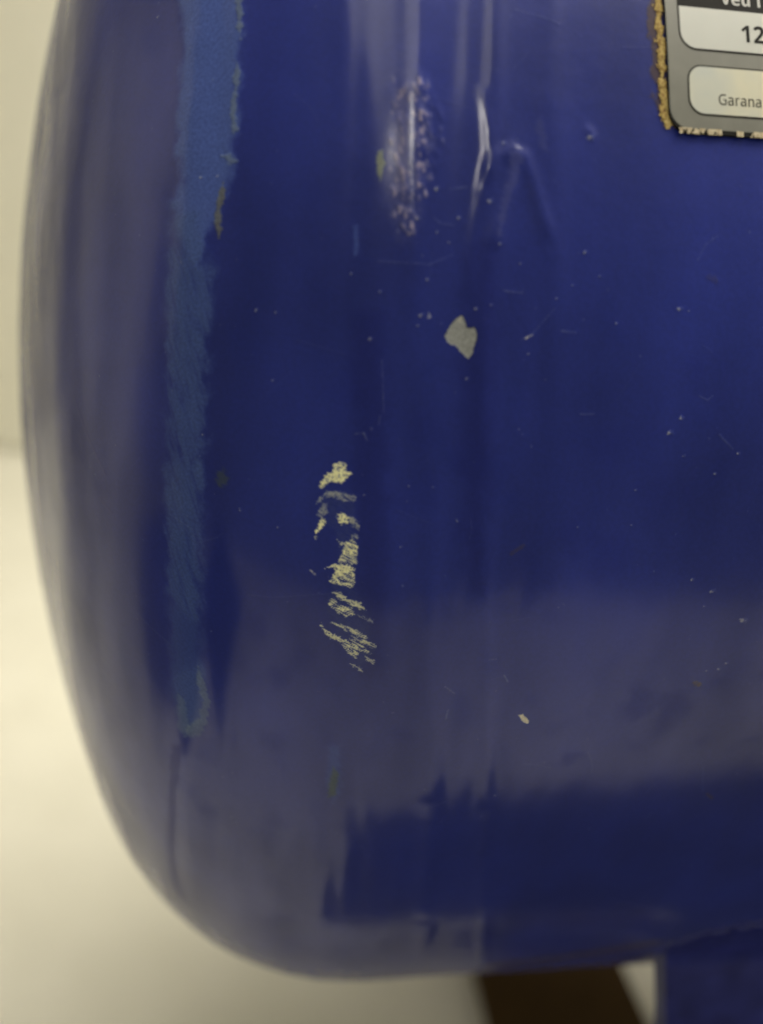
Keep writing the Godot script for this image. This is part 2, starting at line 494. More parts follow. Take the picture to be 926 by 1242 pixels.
	mark([-15.73, 19.63, -15.04, 20.34, -14.41, 20.30, -13.06, 20.22, -12.06, 20.04, -12.03, 19.54, -13.01, 19.38, -14.05, 19.55, -14.89, 19.68, -16.20, 18.72], YELLOW_PAINT, 0.55, 0.06, 0.14, 1.0, 0.03)
	mark([-15.37, 18.81, -14.96, 18.96, -14.88, 18.00, -15.49, 17.28, -16.04, 17.61, -15.76, 18.23], YELLOW_PAINT, 0.5, 0.06, 0.14, 1.0, 0.03)
	mark([-15.54, 17.39, -15.14, 17.28, -15.03, 16.86, -15.43, 16.09, -15.93, 15.54, -16.03, 15.86], YELLOW_PAINT, 1.0, 0.05, 0.2, 0.0, 0.03)
	mark([-16.09, 15.34, -15.88, 15.37, -15.85, 14.93, -16.02, 14.91], YELLOW_PAINT, 0.7, 0.05, 0.2, 0.0, 0.03)
	mark([-13.85, 17.90, -13.14, 18.08, -12.59, 17.60, -12.76, 17.04, -13.27, 16.88, -13.70, 17.16], YELLOW_PAINT, 1.0, 0.05, 0.2, 0.0, 0.03)
	mark([-12.71, 17.91, -11.54, 17.49, -11.46, 16.31, -12.56, 17.13], YELLOW_PAINT, 0.6, 0.06, 0.14, 1.0, 0.03)
	mark([-12.26, 15.79, -11.43, 15.87, -11.61, 15.42, -12.24, 15.46], YELLOW_PAINT, 0.55, 0.06, 0.14, 1.0, 0.03)
	mark([-12.98, 14.90, -12.33, 15.28, -11.77, 15.07, -11.50, 14.77, -11.50, 13.55, -12.41, 13.31, -13.28, 13.03, -13.05, 14.05], YELLOW_PAINT, 1.0, 0.06, 0.14, 1.02, 0.03)
	mark([-13.72, 15.12, -13.36, 14.94, -12.95, 14.54, -13.33, 14.59], YELLOW_PAINT, 0.8, 0.05, 0.2, 0.0, 0.03)
	mark([-13.24, 13.17, -11.58, 13.54, -11.40, 12.66, -12.14, 12.49, -13.53, 12.69], YELLOW_PAINT, 0.85, 0.06, 0.14, 1.1, 0.03)
	mark([-15.03, 11.72, -13.83, 12.42, -12.35, 12.44, -11.65, 12.07, -11.88, 11.70, -13.12, 11.21, -13.92, 11.11, -13.68, 11.76, -14.23, 11.98], YELLOW_PAINT, 0.95, 0.05, 0.2, 0.0, 0.03)
	mark([-13.80, 11.24, -11.62, 11.62, -11.49, 10.37, -11.95, 9.67, -12.83, 10.10, -14.34, 10.20], YELLOW_PAINT, 0.95, 0.06, 0.14, 1.15, 0.03)
	mark([-13.80, 9.15, -12.99, 9.26, -12.08, 8.56, -10.78, 8.24, -10.08, 7.44, -10.72, 7.47, -11.94, 7.98, -13.27, 8.64], YELLOW_PAINT, 0.8, 0.05, 0.2, 0.0, 0.03)
	mark([-14.21, 8.10, -13.75, 8.45, -12.90, 7.86, -11.58, 7.55, -11.27, 6.83, -12.15, 6.40, -13.04, 6.76, -14.18, 7.63], YELLOW_PAINT, 0.9, 0.06, 0.14, 1.15, 0.03)
	mark([-11.22, 6.93, -9.17, 6.35, -9.22, 6.10, -10.20, 6.28], YELLOW_PAINT, 0.5, 0.06, 0.14, 1.0, 0.03)
	mark([-15.01, 5.13, -14.77, 5.22, -14.56, 4.91, -14.80, 4.87], YELLOW_PAINT, 0.8, 0.05, 0.2, 0.0, 0.03)
	mark([-14.78, 4.92, -13.98, 4.43, -12.63, 3.89, -12.48, 3.41, -13.48, 3.51, -14.36, 4.24], YELLOW_PAINT, 0.85, 0.05, 0.2, 0.0, 0.03)
	mark([-14.05, 5.65, -12.73, 5.43, -10.96, 4.98, -9.42, 4.05, -10.46, 4.06, -12.03, 4.72], YELLOW_PAINT, 0.8, 0.06, 0.14, 1.1, 0.03)
	mark([-11.67, 4.27, -9.57, 3.79, -8.58, 3.33, -8.74, 2.91, -10.41, 3.44], YELLOW_PAINT, 0.8, 0.06, 0.14, 1.1, 0.03)
	mark([-12.82, 3.49, -11.31, 3.82, -9.72, 2.95, -9.12, 2.29, -10.33, 2.37, -10.73, 1.30, -11.84, 2.12], YELLOW_PAINT, 0.85, 0.06, 0.14, 1.15, 0.03)
	mark([-9.73, 1.76, -8.61, 1.46, -8.72, 0.93, -9.59, 1.34], YELLOW_PAINT, 0.7, 0.06, 0.14, 1.05, 0.03)
	mark([-11.41, 0.77, -10.17, 0.35, -9.68, -0.22, -10.80, 0.00], YELLOW_PAINT, 0.75, 0.06, 0.14, 1.05, 0.03)
	scratch([-2.96, 38.57, -2.65, 38.64, -2.34, 38.15, -2.20, 37.60, -1.82, 37.52, -1.40, 37.65, -1.13, 37.05, -1.10, 36.54, -1.35, 35.59, -1.41, 35.07, -1.75, 34.53, -2.27, 34.91, -2.72, 35.29, -3.19, 35.78, -3.73, 35.85, -4.06, 36.13, -4.31, 36.58, -3.94, 37.38, -3.56, 38.07, -2.96, 38.57], 0.16, Color(0.07, 0.08, 0.22), 0.8)
	mark([-2.96, 38.57, -2.65, 38.64, -2.34, 38.15, -2.20, 37.60, -1.82, 37.52, -1.40, 37.65, -1.13, 37.05, -1.10, 36.54, -1.35, 35.59, -1.41, 35.07, -1.75, 34.53, -2.27, 34.91, -2.72, 35.29, -3.19, 35.78, -3.73, 35.85, -4.06, 36.13, -4.31, 36.58, -3.94, 37.38, -3.56, 38.07], GREY_PRIMER, 1.0, 0.03, 0.05, 0.0, -0.05)
	mark([8.71, -5.51, 9.28, -5.39, 10.14, -6.24, 10.25, -6.84, 9.50, -6.59], CHIP_WHITE, 0.95, 0.06, 0.05, 0.0, -0.02)
	mark([-6.08, 38.89, -5.71, 38.28, -6.11, 38.10], CHIP_WHITE, 0.5, 0.05, 0.03, 0.0, 0.0)
	mark([-3.36, 38.43, -2.72, 38.63, -2.84, 37.99], CHIP_WHITE, 0.4, 0.05, 0.03, 0.0, 0.0)

	scratch([-10.30, 33.87, -10.06, 31.30, -9.84, 29.03], 0.114, SCRATCH, 0.55)
	scratch([-10.13, 28.44, -10.24, 27.60], 0.152, SCRATCH, 0.5)
	scratch([-12.57, 26.43, -11.67, 26.58, -11.29, 25.86], 0.190, SCRATCH, 0.5)
	scratch([1.34, 41.39, 3.20, 41.30], 0.209, SCRATCH, 0.5)
	scratch([3.48, 36.77, 4.54, 37.41, 6.64, 40.06], 0.124, SCRATCH, 0.4)
	scratch([3.90, 36.96, 4.55, 37.33], 0.209, CHIP_WHITE, 0.9)
	scratch([7.61, 37.95, 9.01, 37.89], 0.247, SCRATCH, 0.4)
	scratch([23.28, 32.44, 24.27, 32.07, 24.77, 32.53], 0.171, SCRATCH, 0.4)
	scratch([10.48, 29.83, 11.90, 29.91], 0.209, SCRATCH, 0.35)
	scratch([21.55, 46.08, 22.25, 47.62, 23.54, 48.65], 0.171, SCRATCH, 0.25)
	scratch([-20.26, 59.81, -18.61, 58.43, -17.63, 56.73], 0.114, SCRATCH, 0.25)
	scratch([26.14, 28.54, 27.90, 27.14], 0.285, SCRATCH, 0.25)
	scratch([-4.63, 50.57, -3.03, 50.85], 0.190, SCRATCH, 0.35)
	scratch([-6.10, 47.74, -5.27, 47.24, -4.06, 47.17], 0.171, SCRATCH, 0.3)
	scratch([-11.31, 43.34, -6.26, 43.27, -4.06, 44.35], 0.209, SCRATCH, 0.28)
	scratch([-0.54, -1.47, 0.73, -2.47], 0.190, SCRATCH, 0.45)
	scratch([0.27, -4.75, 0.14, -5.92], 0.285, SCRATCH, 0.4)
	scratch([4.08, 2.12, 4.84, 2.13], 0.190, SCRATCH, 0.5)
	scratch([6.13, -0.02, 6.75, -0.91], 0.237, SCRATCH, 0.5)
	scratch([-23.33, 7.11, -20.43, 7.42, -14.08, 8.99], 0.143, SCRATCH, 0.25)
	scratch([-16.37, 11.36, -15.81, 10.96], 0.247, CHIP_WHITE, 0.9)
	scratch([4.83, 14.77, 5.99, 15.64], 0.475, RUST_AND_REFLECTION, 0.3)
	scratch([29.69, -0.97, 30.18, -1.21], 0.665, RUST_AND_REFLECTION, 0.6)
	scratch([36.71, -18.82, 37.69, -19.63], 0.380, RUST_AND_REFLECTION, 0.6)
	scratch([22.98, 44.46, 23.73, 44.28], 0.665, RUST_AND_REFLECTION, 0.2)
	scratch([-51.78, 27.33, -48.97, 23.04, -44.42, 17.66], 0.475, NAVY_DARK, 0.6)
	scratch([-45.62, 13.84, -43.24, 12.64], 0.380, NAVY_DARK, 0.8)
	scratch([34.49, -13.89, 35.96, -18.34], 0.285, TOUCH_BLUE, 0.25)
	scratch([21.23, -75.37, 31.79, -70.89, 45.88, -64.12], 3.610, RUST_AND_REFLECTION, 0.55)  # brown floor reflection along the lower rim, put into the colour
	var specks := [9.31, 45.73, 0.22, 11.05, 43.55, 0.14, 8.26, 42.43, 0.12, 19.94, 41.00, 0.26, 6.73, 41.03, 0.12, 21.04, 40.92, 0.12, 13.29, 39.10, 0.12, 21.48, 30.02, 0.24, 20.41, 28.41, 0.30, 28.57, 26.64, 0.20, 22.37, 26.07, 0.16, 26.29, 24.30, 0.12, 9.20, 56.94, 0.35, -6.85, 38.37, 0.22, -7.03, 37.41, 0.14, -1.45, 39.36, 0.20, 0.10, 39.87, 0.12, -11.64, 35.88, 0.20, -1.85, 32.63, 0.18, 0.37, 55.37, 0.20, -0.77, 49.64, 0.26, -5.99, 50.49, 0.26, -3.69, 47.90, 0.20, -7.68, 47.50, 0.20, 25.95, 12.29, 0.22, 28.64, 10.96, 0.30, 28.17, 9.12, 0.16, 33.29, 7.44, 0.40, 32.10, 0.98, 0.22, 32.83, 1.78, 0.20, 30.59, 0.75, 0.16, -7.11, 14.98, 0.16, -6.80, 21.53, 0.12, -4.36, 21.60, 0.12, -1.44, 18.09, 0.14, -11.25, 20.23, 0.12, -21.37, 31.25, 0.16, -23.43, 38.30, 0.18, -21.29, 38.09, 0.14, -20.20, 15.69, 0.14, -24.49, 16.90, 0.14, -24.60, 17.16, 0.10, -29.31, 24.78, 0.14, -37.14, 72.44, 0.20, -30.24, 52.26, 0.18, -28.35, 52.29, 0.14, -13.83, 42.07, 0.13, -5.71, 46.44, 0.14, 8.15, -18.24, 0.15, 46.78, -60.05, 0.32, 57.87, -77.96, 0.34, 61.58, -56.51, 0.35, 2.26, -34.54, 0.12, 4.29, 35.45, 0.13, 11.71, 17.93, 0.10, 17.55, 22.22, 0.12, 17.72, 18.33, 0.12, 26.27, 24.39, 0.14, -4.45, 45.50, 0.12, -6.42, 41.85, 0.15, -10.92, 40.44, 0.14, 0.54, 45.75, 0.16, 2.75, 44.12, 0.12]
	for k in range(0, specks.size(), 3):
		spot(specks[k], specks[k + 1], specks[k + 2] * 0.7, CHIP_WHITE, 0.55, 0.05)
		spot(specks[k] + specks[k + 2], specks[k + 1] + 0.3 * specks[k + 2], specks[k + 2] * 0.9, SCRATCH, 0.22, 0.03)
	for k in 70:
		var q := Vector2(randf_range(-60, 70), randf_range(-60, 85))
		var dir := Vector2.from_angle(randf_range(-0.5, 2.0)) * randf_range(1.0, 6.0)
		scratch([q.x, q.y, q.x + dir.x * 0.5 + randf_range(-0.4, 0.4), q.y + dir.y * 0.5, q.x + dir.x, q.y + dir.y], randf_range(0.09, 0.16), SCRATCH, randf_range(0.1, 0.32))
	for k in 900:
		var q := Vector2(randf_range(U0, 90), randf_range(V0, 105))
		spot(q.x, q.y, randf_range(0.06, 0.16), SCRATCH.lerp(CHIP_WHITE, randf()), randf_range(0.05, 0.3), randf_range(0.0, 0.02))
	var bytes := PackedByteArray()
	bytes.resize(count * 3)
	var gl := PackedByteArray()
	gl.resize(count)
	for i in count:
		bytes[i * 3] = clampi(int(red[i] * 255.0 + 0.5), 0, 255)
		bytes[i * 3 + 1] = clampi(int(green[i] * 255.0 + 0.5), 0, 255)
		bytes[i * 3 + 2] = clampi(int(blue[i] * 255.0 + 0.5), 0, 255)
		gl[i] = clampi(int(gloss[i] * 255.0), 0, 255)
	var m := StandardMaterial3D.new()
	m.resource_name = "navy_tank_paint"
	m.texture_repeat = false
	m.albedo_texture = ImageTexture.create_from_image(Image.create_from_data(W, H, false, Image.FORMAT_RGB8, bytes))
	m.heightmap_enabled = true
	m.heightmap_texture = ImageTexture.create_from_image(Image.create_from_data(W, H, false, Image.FORMAT_RF, relief.to_byte_array()))
	m.heightmap_scale = 0.1
	m.roughness = 0.5
	m.metallic_specular = 0.2
	m.rim_enabled = true
	m.rim = 0.05
	m.rim_tint = 0.0
	m.clearcoat_enabled = true
	m.clearcoat = 0.85
	m.clearcoat_roughness = 0.16
	m.clearcoat_texture = ImageTexture.create_from_image(Image.create_from_data(W, H, false, Image.FORMAT_L8, gl))
	tank_paint = m


# ------------------------------------------------------------------ the tank's body

func steps(lo: float, hi: float, fine_lo: float, fine_hi: float, small: float, large: float) -> PackedFloat32Array:
	var out := PackedFloat32Array()
	var x := lo
	while x < hi - 1e-4:
		out.append(x)
		var step := small if x >= fine_lo - 1e-4 and x < fine_hi else large
		if x < fine_lo and x + step > fine_lo:
			step = fine_lo - x
		x += step
	out.append(hi)
	return out


func ridge_at(r: Array, v: float) -> Vector2:
	# where a ridge runs at height v, and how high it is
	var p: Array = r[0]
	var amp: Array = r[2]
	var n := amp.size()
	if v >= p[1]:
		return Vector2(p[0], amp[0] * exp(-pow((v - p[1]) / 12.0, 2)))
	for i in n - 1:
		var v0: float = p[i * 2 + 1]
		var v1: float = p[i * 2 + 3]
		if v <= v0 and v >= v1:
			var t := smoothstep(0.0, 1.0, (v0 - v) / maxf(v0 - v1, 1e-6))
			return Vector2(lerpf(p[i * 2], p[i * 2 + 2], (v0 - v) / maxf(v0 - v1, 1e-6)), lerpf(amp[i], amp[i + 1], t))
	return Vector2(p[n * 2 - 2], amp[n - 1] * exp(-pow((v - p[n * 2 - 1]) / 12.0, 2)))


func wall_mesh(us: PackedFloat32Array, vs: PackedFloat32Array) -> ArrayMesh:
	var nu := us.size()
	var nv := vs.size()
	var pos := PackedVector3Array()
	var uvs := PackedVector2Array()
	pos.resize(nu * nv)
	uvs.resize(nu * nv)
	var runs := []
	for s in sags:
		var p := pairs(s[0])
		var lo := p[0]
		var hi := p[0]
		for q in p:
			lo = lo.min(q)
			hi = hi.max(q)
		var pad := Vector2.ONE * (float(s[1]) * 3.0)
		runs.append([p, s[1], s[2], lo - pad, hi + pad])
	for j in nv:
		var v := vs[j]
		var here := []
		if absf(v) < 130.0:
			for r in ridges:
				var c := ridge_at(r, v)
				if absf(c.y) > 0.002:
					c.x += 0.35 * grain.get_noise_2d(v * 0.05, r[1] * 30.0)
					here.append([c.x, c.y * (1.0 + 0.35 * grain.get_noise_2d(v * 0.09, r[1] * 50.0 + 7.0)), 1.0 / r[1]])
		for i in nu:
			var u := us[i]
			var h := 0.0
			for c in here:
				var d: float = (u - c[0]) * c[2]
				if d > -3.0 and d < 3.0:
					h += c[1] * exp(-d * d)
			if absf(v) < 130.0:
				for s in runs:
					if u > s[3].x and u < s[4].x and v > s[3].y and v < s[4].y:
						var q := Vector2(u, v)
						var d := 1e9
						var p: PackedVector2Array = s[0]
						for k in p.size() - 1:
							d = minf(d, q.distance_squared_to(Geometry2D.get_closest_point_to_segment(q, p[k], p[k + 1])))
						var ends := 1.0
						if p[0].distance_to(p[p.size() - 1]) > 1.5:
							ends = smoothstep(0.0, 2.6, minf(q.distance_to(p[0]), q.distance_to(p[p.size() - 1])) + 0.25)
						h += s[2] * ends * exp(-d / (s[1] * s[1]))
			h += 0.10 * grain.get_noise_2d(u * 0.035, v * 0.012 + 60.0)
			if u > -22.0 and u < 16.0:
				var calm := smoothstep(-22.0, -12.0, u) * smoothstep(16.0, 4.0, u)
				h += 0.10 * calm * fine.get_noise_2d(u * 0.16 + 3.0, v * 0.016)
			pos[j * nu + i] = on_tank(u, v, h)
			uvs[j * nu + i] = Vector2((u - U0) / U_SPAN, (v - V0) / V_SPAN)
	var normals := PackedVector3Array()
	normals.resize(nu * nv)
	for j in nv:
		for i in nu:
			var du := pos[j * nu + mini(i + 1, nu - 1)] - pos[j * nu + maxi(i - 1, 0)]
			var dv := pos[mini(j + 1, nv - 1) * nu + i] - pos[maxi(j - 1, 0) * nu + i]
			var nn := du.cross(dv)
			if nn.length_squared() < 1e-22:
				nn = Vector3.LEFT if us[0] < -50.0 else Vector3.RIGHT
			normals[j * nu + i] = nn.normalized()
	var index := PackedInt32Array()
	index.resize((nu - 1) * (nv - 1) * 6)
	var k := 0
	for j in nv - 1:
		for i in nu - 1:
			var a := j * nu + i
			index[k] = a
			index[k + 1] = a + nu
			index[k + 2] = a + 1
			index[k + 3] = a + 1
			index[k + 4] = a + nu
			index[k + 5] = a + nu + 1
			k += 6
	var arrays := []
	arrays.resize(Mesh.ARRAY_MAX)
	arrays[Mesh.ARRAY_VERTEX] = pos
	arrays[Mesh.ARRAY_NORMAL] = normals
	arrays[Mesh.ARRAY_TEX_UV] = uvs
	arrays[Mesh.ARRAY_INDEX] = index
	var mesh := ArrayMesh.new()
	mesh.add_surface_from_arrays(Mesh.PRIMITIVE_TRIANGLES, arrays)
	return mesh


func build_tank() -> void:
	var tank := Node3D.new()
	tank.name = "air_tank"
	add_child(tank)
	tag(tank, "navy blue steel air tank, scuffed and chipped, lying level on a welded foot", "tank")
	var half := PI * R * 1000.0
	var vs := steps(-half, half, -84.0, 106.0, 0.4, 9.0)
	obj("end_cap", wall_mesh(steps(-188.0, -33.0, -86.0, -33.0, 0.45, 8.0), vs), tank_paint, tank)
	obj("weld_seam", wall_mesh(steps(-33.0, -26.0, -33.0, -26.0, 0.35, 0.35), vs), tank_paint, tank)
	obj("shell", wall_mesh(steps(-26.0, 560.0, -26.0, 72.0, 0.35, 16.0), vs), tank_paint, tank)
	var far_cap := obj("end_cap", far_end(), matte(Color(0.014, 0.017, 0.14), 0.4), tank)
	far_cap.position = Vector3(DOME_START + 0.56, AXIS_HEIGHT, 0)
	data_plate(tank)
	legs(tank)


func far_end() -> ArrayMesh:
	var st := SurfaceTool.new()
	st.begin(Mesh.PRIMITIVE_TRIANGLES)
	var rings := 14
	var around := 64
	for i in rings + 1:
		var p := on_tank(-188.0 * i / rings, 0.0)
		for k in around + 1:
			var t := TAU * k / around
			st.add_vertex(Vector3(DOME_START - p.x, p.z * sin(t), p.z * cos(t)))
	for i in rings:
		for k in around:
			var a := i * (around + 1) + k
			for q in [a, a + around + 1, a + 1, a + 1, a + around + 1, a + around + 2]:
				st.add_index(q)
	st.generate_normals()
	return st.commit()


# ------------------------------------------------------------------ data plate

func plate_point(a: float, b: float, lift: float) -> Vector3:
	# plate millimetres from its lower left corner, which is turned a little on the tank
	return on_tank(17.75 + a * 0.99844 - b * 0.05582, 58.45 + a * 0.05582 + b * 0.99844, lift)


func rounded(a0: float, b0: float, a1: float, b1: float, r_ll: float, r_lr: float, r_ur: float, r_ul: float) -> PackedVector2Array:
	var p := PackedVector2Array()
	for c in [[a0, b0, r_ll, PI, 1, 1], [a1, b0, r_lr, PI * 1.5, -1, 1], [a1, b1, r_ur, 0.0, -1, -1], [a0, b1, r_ul, PI * 0.5, 1, -1]]:
		var r: float = c[2]
		if r <= 0.0:
			p.append(Vector2(c[0], c[1]))
			continue
		for k in 9:
			var t: float = c[3] + PI * 0.5 * k / 8.0
			p.append(Vector2(c[0] + c[4] * r + r * cos(t), c[1] + c[5] * r + r * sin(t)))
	return p


func curved(poly: PackedVector2Array, lift: float, thick: float) -> ArrayMesh:
	# a sheet cut to an outline and laid on the curve of the tank, with a rim as thick as asked
	var st := SurfaceTool.new()
	st.begin(Mesh.PRIMITIVE_TRIANGLES)
	var lo := poly[0]
	var hi := poly[0]
	for q in poly:
		lo = lo.min(q)
		hi = hi.max(q)
	var b := lo.y
	while b < hi.y:
		var band := PackedVector2Array([Vector2(lo.x - 1, b), Vector2(hi.x + 1, b), Vector2(hi.x + 1, b + 1.0), Vector2(lo.x - 1, b + 1.0)])
		for piece in Geometry2D.intersect_polygons(poly, band):
			var tri := Geometry2D.triangulate_polygon(piece)
			for k in range(0, tri.size(), 3):
				var q0 := piece[tri[k]]
				var q1 := piece[tri[k + 1]]
				var q2 := piece[tri[k + 2]]
				var order := [q0, q1, q2] if (q1 - q0).cross(q2 - q0) < 0 else [q0, q2, q1]
				for q in order:
					st.set_normal((plate_point(q.x, q.y, 1.0) - plate_point(q.x, q.y, 0.0)).normalized())
					st.add_vertex(plate_point(q.x, q.y, lift))
		b += 1.0
	if thick > 0.0:
		var n := poly.size()
		for k in n:
			var p := poly[k]
			var q := poly[(k + 1) % n]
			var a := plate_point(p.x, p.y, lift)
			var c := plate_point(q.x, q.y, lift)
			var a2 := plate_point(p.x, p.y, lift - thick)
			var c2 := plate_point(q.x, q.y, lift - thick)
			var nn := (c - a).cross(a - a2).normalized()
			for z in [a, c, a2, c, c2, a2]:
				st.set_normal(nn)
				st.add_vertex(z)
	return st.commit()


func lettering(parent: Node, text: String, bold: bool, height: float, a: float, b: float, lift: float, mat: Material, squeeze := 1.0) -> void:
	var font := SystemFont.new()
	font.font_names = PackedStringArray(["Droid Sans"])
	font.font_weight = 700 if bold else 400
	var tm := TextMesh.new()
	tm.text = text
	tm.font = font
	tm.font_size = 64
	tm.pixel_size = 0.01
	tm.depth = 0.0
	tm.curve_step = 1.0
	tm.horizontal_alignment = HORIZONTAL_ALIGNMENT_LEFT
	tm.vertical_alignment = VERTICAL_ALIGNMENT_BOTTOM
	var src: Array = tm.surface_get_arrays(0)
	var pts: PackedVector3Array = src[Mesh.ARRAY_VERTEX]
	var box := tm.get_aabb()
	var lowest := 1e9
	var highest := -1e9
	var left := 1e9
	for p in pts:
		lowest = minf(lowest, p.y)
		highest = maxf(highest, p.y)
		left = minf(left, p.x)
	var k := height / (highest - lowest)
	var out := PackedVector3Array()
	var nor := PackedVector3Array()
	for p in pts:
		var x := a + (p.x - left) * k * squeeze
		var y := b + (p.y - lowest) * k
		out.append(plate_point(x, y, lift))
		nor.append((plate_point(x, y, 1.0) - plate_point(x, y, 0.0)).normalized())
	var arrays := []
	arrays.resize(Mesh.ARRAY_MAX)
	arrays[Mesh.ARRAY_VERTEX] = out
	arrays[Mesh.ARRAY_NORMAL] = nor
	arrays[Mesh.ARRAY_INDEX] = src[Mesh.ARRAY_INDEX]
	var mesh := ArrayMesh.new()
	mesh.add_surface_from_arrays(Mesh.PRIMITIVE_TRIANGLES, arrays)
	obj("lettering", mesh, mat, parent)


func ragged(seed_: int, a0: float, b0: float, a1: float, b1: float, step: float, rise: float, colours: Array, cut: float) -> ArrayMesh:
	# a crumbly crust: little heaped facets where the noise is high
	var n := FastNoiseLite.new()
	n.seed = seed_
	n.frequency = 1.0
	n.fractal_octaves = 3
	var st := SurfaceTool.new()
	st.begin(Mesh.PRIMITIVE_TRIANGLES)
	var na := int((a1 - a0) / step)
	var nb := int((b1 - b0) / step)
	var height := func(i: int, j: int) -> float:
		var a := a0 + i * step
		var b := b0 + j * step
		var edge := minf(minf(a - a0, a1 - a), minf(b - b0, b1 - b)) / (0.5 * (a1 - a0))
		return edge * 1.15 + 0.95 * (n.get_noise_2d(a * 1.0, b * 0.6) + 0.5 * n.get_noise_2d(a * 4.0, b * 3.0)) - cut
	for j in nb:
		for i in na:
			var hs := [height.call(i, j), height.call(i + 1, j), height.call(i + 1, j + 1), height.call(i, j + 1)]
			if minf(minf(hs[0], hs[1]), minf(hs[2], hs[3])) < 0.0:
				continue
			var q := []
			for k in 4:
				var ii: int = i + [0, 1, 1, 0][k]
				var jj: int = j + [0, 0, 1, 1][k]
				q.append(plate_point(a0 + ii * step, b0 + jj * step, 0.03 + rise * sqrt(hs[k]) * (0.7 + 0.6 * absf(n.get_noise_2d(ii * 0.7, jj * 0.7)))))
			var t := clampf(0.5 + 0.9 * n.get_noise_2d(a0 + i * step * 2.2 + 31.0, (b0 + j * step) * 2.2), 0.0, 1.0)
			st.set_color(colours[0].lerp(colours[1], t))
			for k in [0, 2, 1, 0, 3, 2]:
				st.add_vertex(q[k])
	st.generate_normals()
	return st.commit()


func data_plate(tank: Node3D) -> void:
	var grey := StandardMaterial3D.new()
	grey.albedo_texture = noise_tex(31, 0.02, Color(0.16, 0.16, 0.13), Color(0.20, 0.20, 0.165), 256)
	grey.uv1_triplanar = true
	grey.uv1_scale = Vector3.ONE * 60.0
	grey.roughness = 0.42
	var black := matte(Color(0.012, 0.011, 0.009), 0.6)
	black.metallic_specular = 0.2
	var white := StandardMaterial3D.new()
	white.albedo_texture = noise_tex(33, 0.008, Color(0.52, 0.53, 0.48), Color(0.58, 0.59, 0.54), 256)
	white.uv1_triplanar = true
	white.uv1_scale = Vector3.ONE * 40.0
	white.roughness = 0.4
	var cream := StandardMaterial3D.new()
	cream.albedo_texture = noise_tex(36, 0.006, Color(0.74, 0.68, 0.46), Color(0.50, 0.53, 0.49), 256)
	cream.uv1_triplanar = true
	cream.uv1_scale = Vector3.ONE * 55.0
	cream.roughness = 0.4
	var worn := StandardMaterial3D.new()
	worn.vertex_color_use_as_albedo = true
	worn.roughness = 0.85
	var plate := obj("data_plate", curved(rounded(-0.15, 0.0, 44.0, 34.0, 2.3, 2.3, 2.3, 2.3), 0.30, 0.3), black, tank)
	tag(plate, "grey and black data plate with white fields")
	obj("face", curved(rounded(-0.02, 0.42, 43.8, 33.8, 2.1, 2.1, 2.1, 2.1), 0.32, 0.0), grey, plate)
	obj("field_border", curved(rounded(1.28, 8.52, 42.0, 19.0, 1.95, 1.95, 0.6, 0.6), 0.335, 0.0), black, plate)
	obj("field", curved(rounded(1.46, 8.74, 41.8, 13.12, 1.7, 1.7, 0.0, 0.0), 0.35, 0.0), white, plate)
	obj("field_border", curved(rounded(1.98, 1.82, 42.0, 7.02, 1.75, 1.75, 1.55, 1.55), 0.335, 0.0), black, plate)
	obj("field", curved(rounded(2.16, 2.02, 41.8, 6.86, 1.6, 1.6, 1.4, 1.4), 0.35, 0.0), cream, plate)
	lettering(plate, "12", true, 1.85, 8.25, 9.82, 0.365, black)
	lettering(plate, "Garana", false, 1.12, 5.32, 3.02, 0.365, black, 0.98)
	lettering(plate, "ved l", true, 1.55, 6.2, 13.72, 0.365, matte(Color(0.5, 0.5, 0.46), 0.5))
	obj("glue_residue", ragged(41, -1.3, 1.2, 0.12, 22.0, 0.07, 0.13, [Color(0.60, 0.46, 0.15), Color(0.24, 0.13, 0.03)], 0.34), worn, plate)
	obj("glue_residue", ragged(42, -0.85, 0.35, 0.9, 4.2, 0.06, 0.13, [Color(0.62, 0.50, 0.20), Color(0.44, 0.30, 0.09)], 0.42), worn, plate)
	for e in [[0.9, 5.6], [7.2, 8.0], [8.6, 10.4], [11.2, 14.0]]:
		obj("worn_edge", ragged(int(e[0] * 10), e[0], -0.12, e[1], 0.52, 0.05, 0.05, [Color(0.62, 0.55, 0.38), Color(0.42, 0.33, 0.20)], -0.28), worn, plate).position = (plate_point(5, 0, 0.33) - plate_point(5, 0, 0.0))


# ------------------------------------------------------------------ foot and what lies below

func legs(tank: Node3D) -> void:
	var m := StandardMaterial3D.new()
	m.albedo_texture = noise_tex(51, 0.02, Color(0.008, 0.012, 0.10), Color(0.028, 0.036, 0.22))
	m.uv1_triplanar = true
	m.uv1_scale = Vector3.ONE * 9.0
	m.roughness = 0.4
	m.metallic_specular = 0.3
	m.clearcoat_enabled = true
	m.clearcoat = 0.18
	m.clearcoat_roughness = 0.2
	for s in [0, 1, 2, 3]:
		var z := 1.0 if s % 2 == 0 else -1.0
		var x := 0.0 if s < 2 else 0.36
		var outline := [[0.0705, -0.0665], [0.0712, -0.062], [0.0738, -0.0582], [0.078, -0.0556], [0.084, -0.0543], [0.175, -0.0536], [0.175, -0.0655], [0.174, -0.12], [0.172, -0.3178], [0.097, -0.3178], [0.088, -0.15], [0.0755, -0.0855]]
		var leg := obj("leg", leg_plate(outline, x, z), m, tank)
		var fz := Vector2(0.095, 0.1312) if z > 0 else Vector2(-0.1312, -0.095)
		obj("foot_flange", box_mesh(Vector3(x + 0.098, 0.0124, fz.x), Vector3(x + 0.171, 0.0164, fz.y), 0.0008), m, leg)
		var path := []
		for p in outline.slice(0, 6):
			path.append(Vector2(p[0], p[1]))
		obj("weld_bead", weld(path, x, z), m, leg)


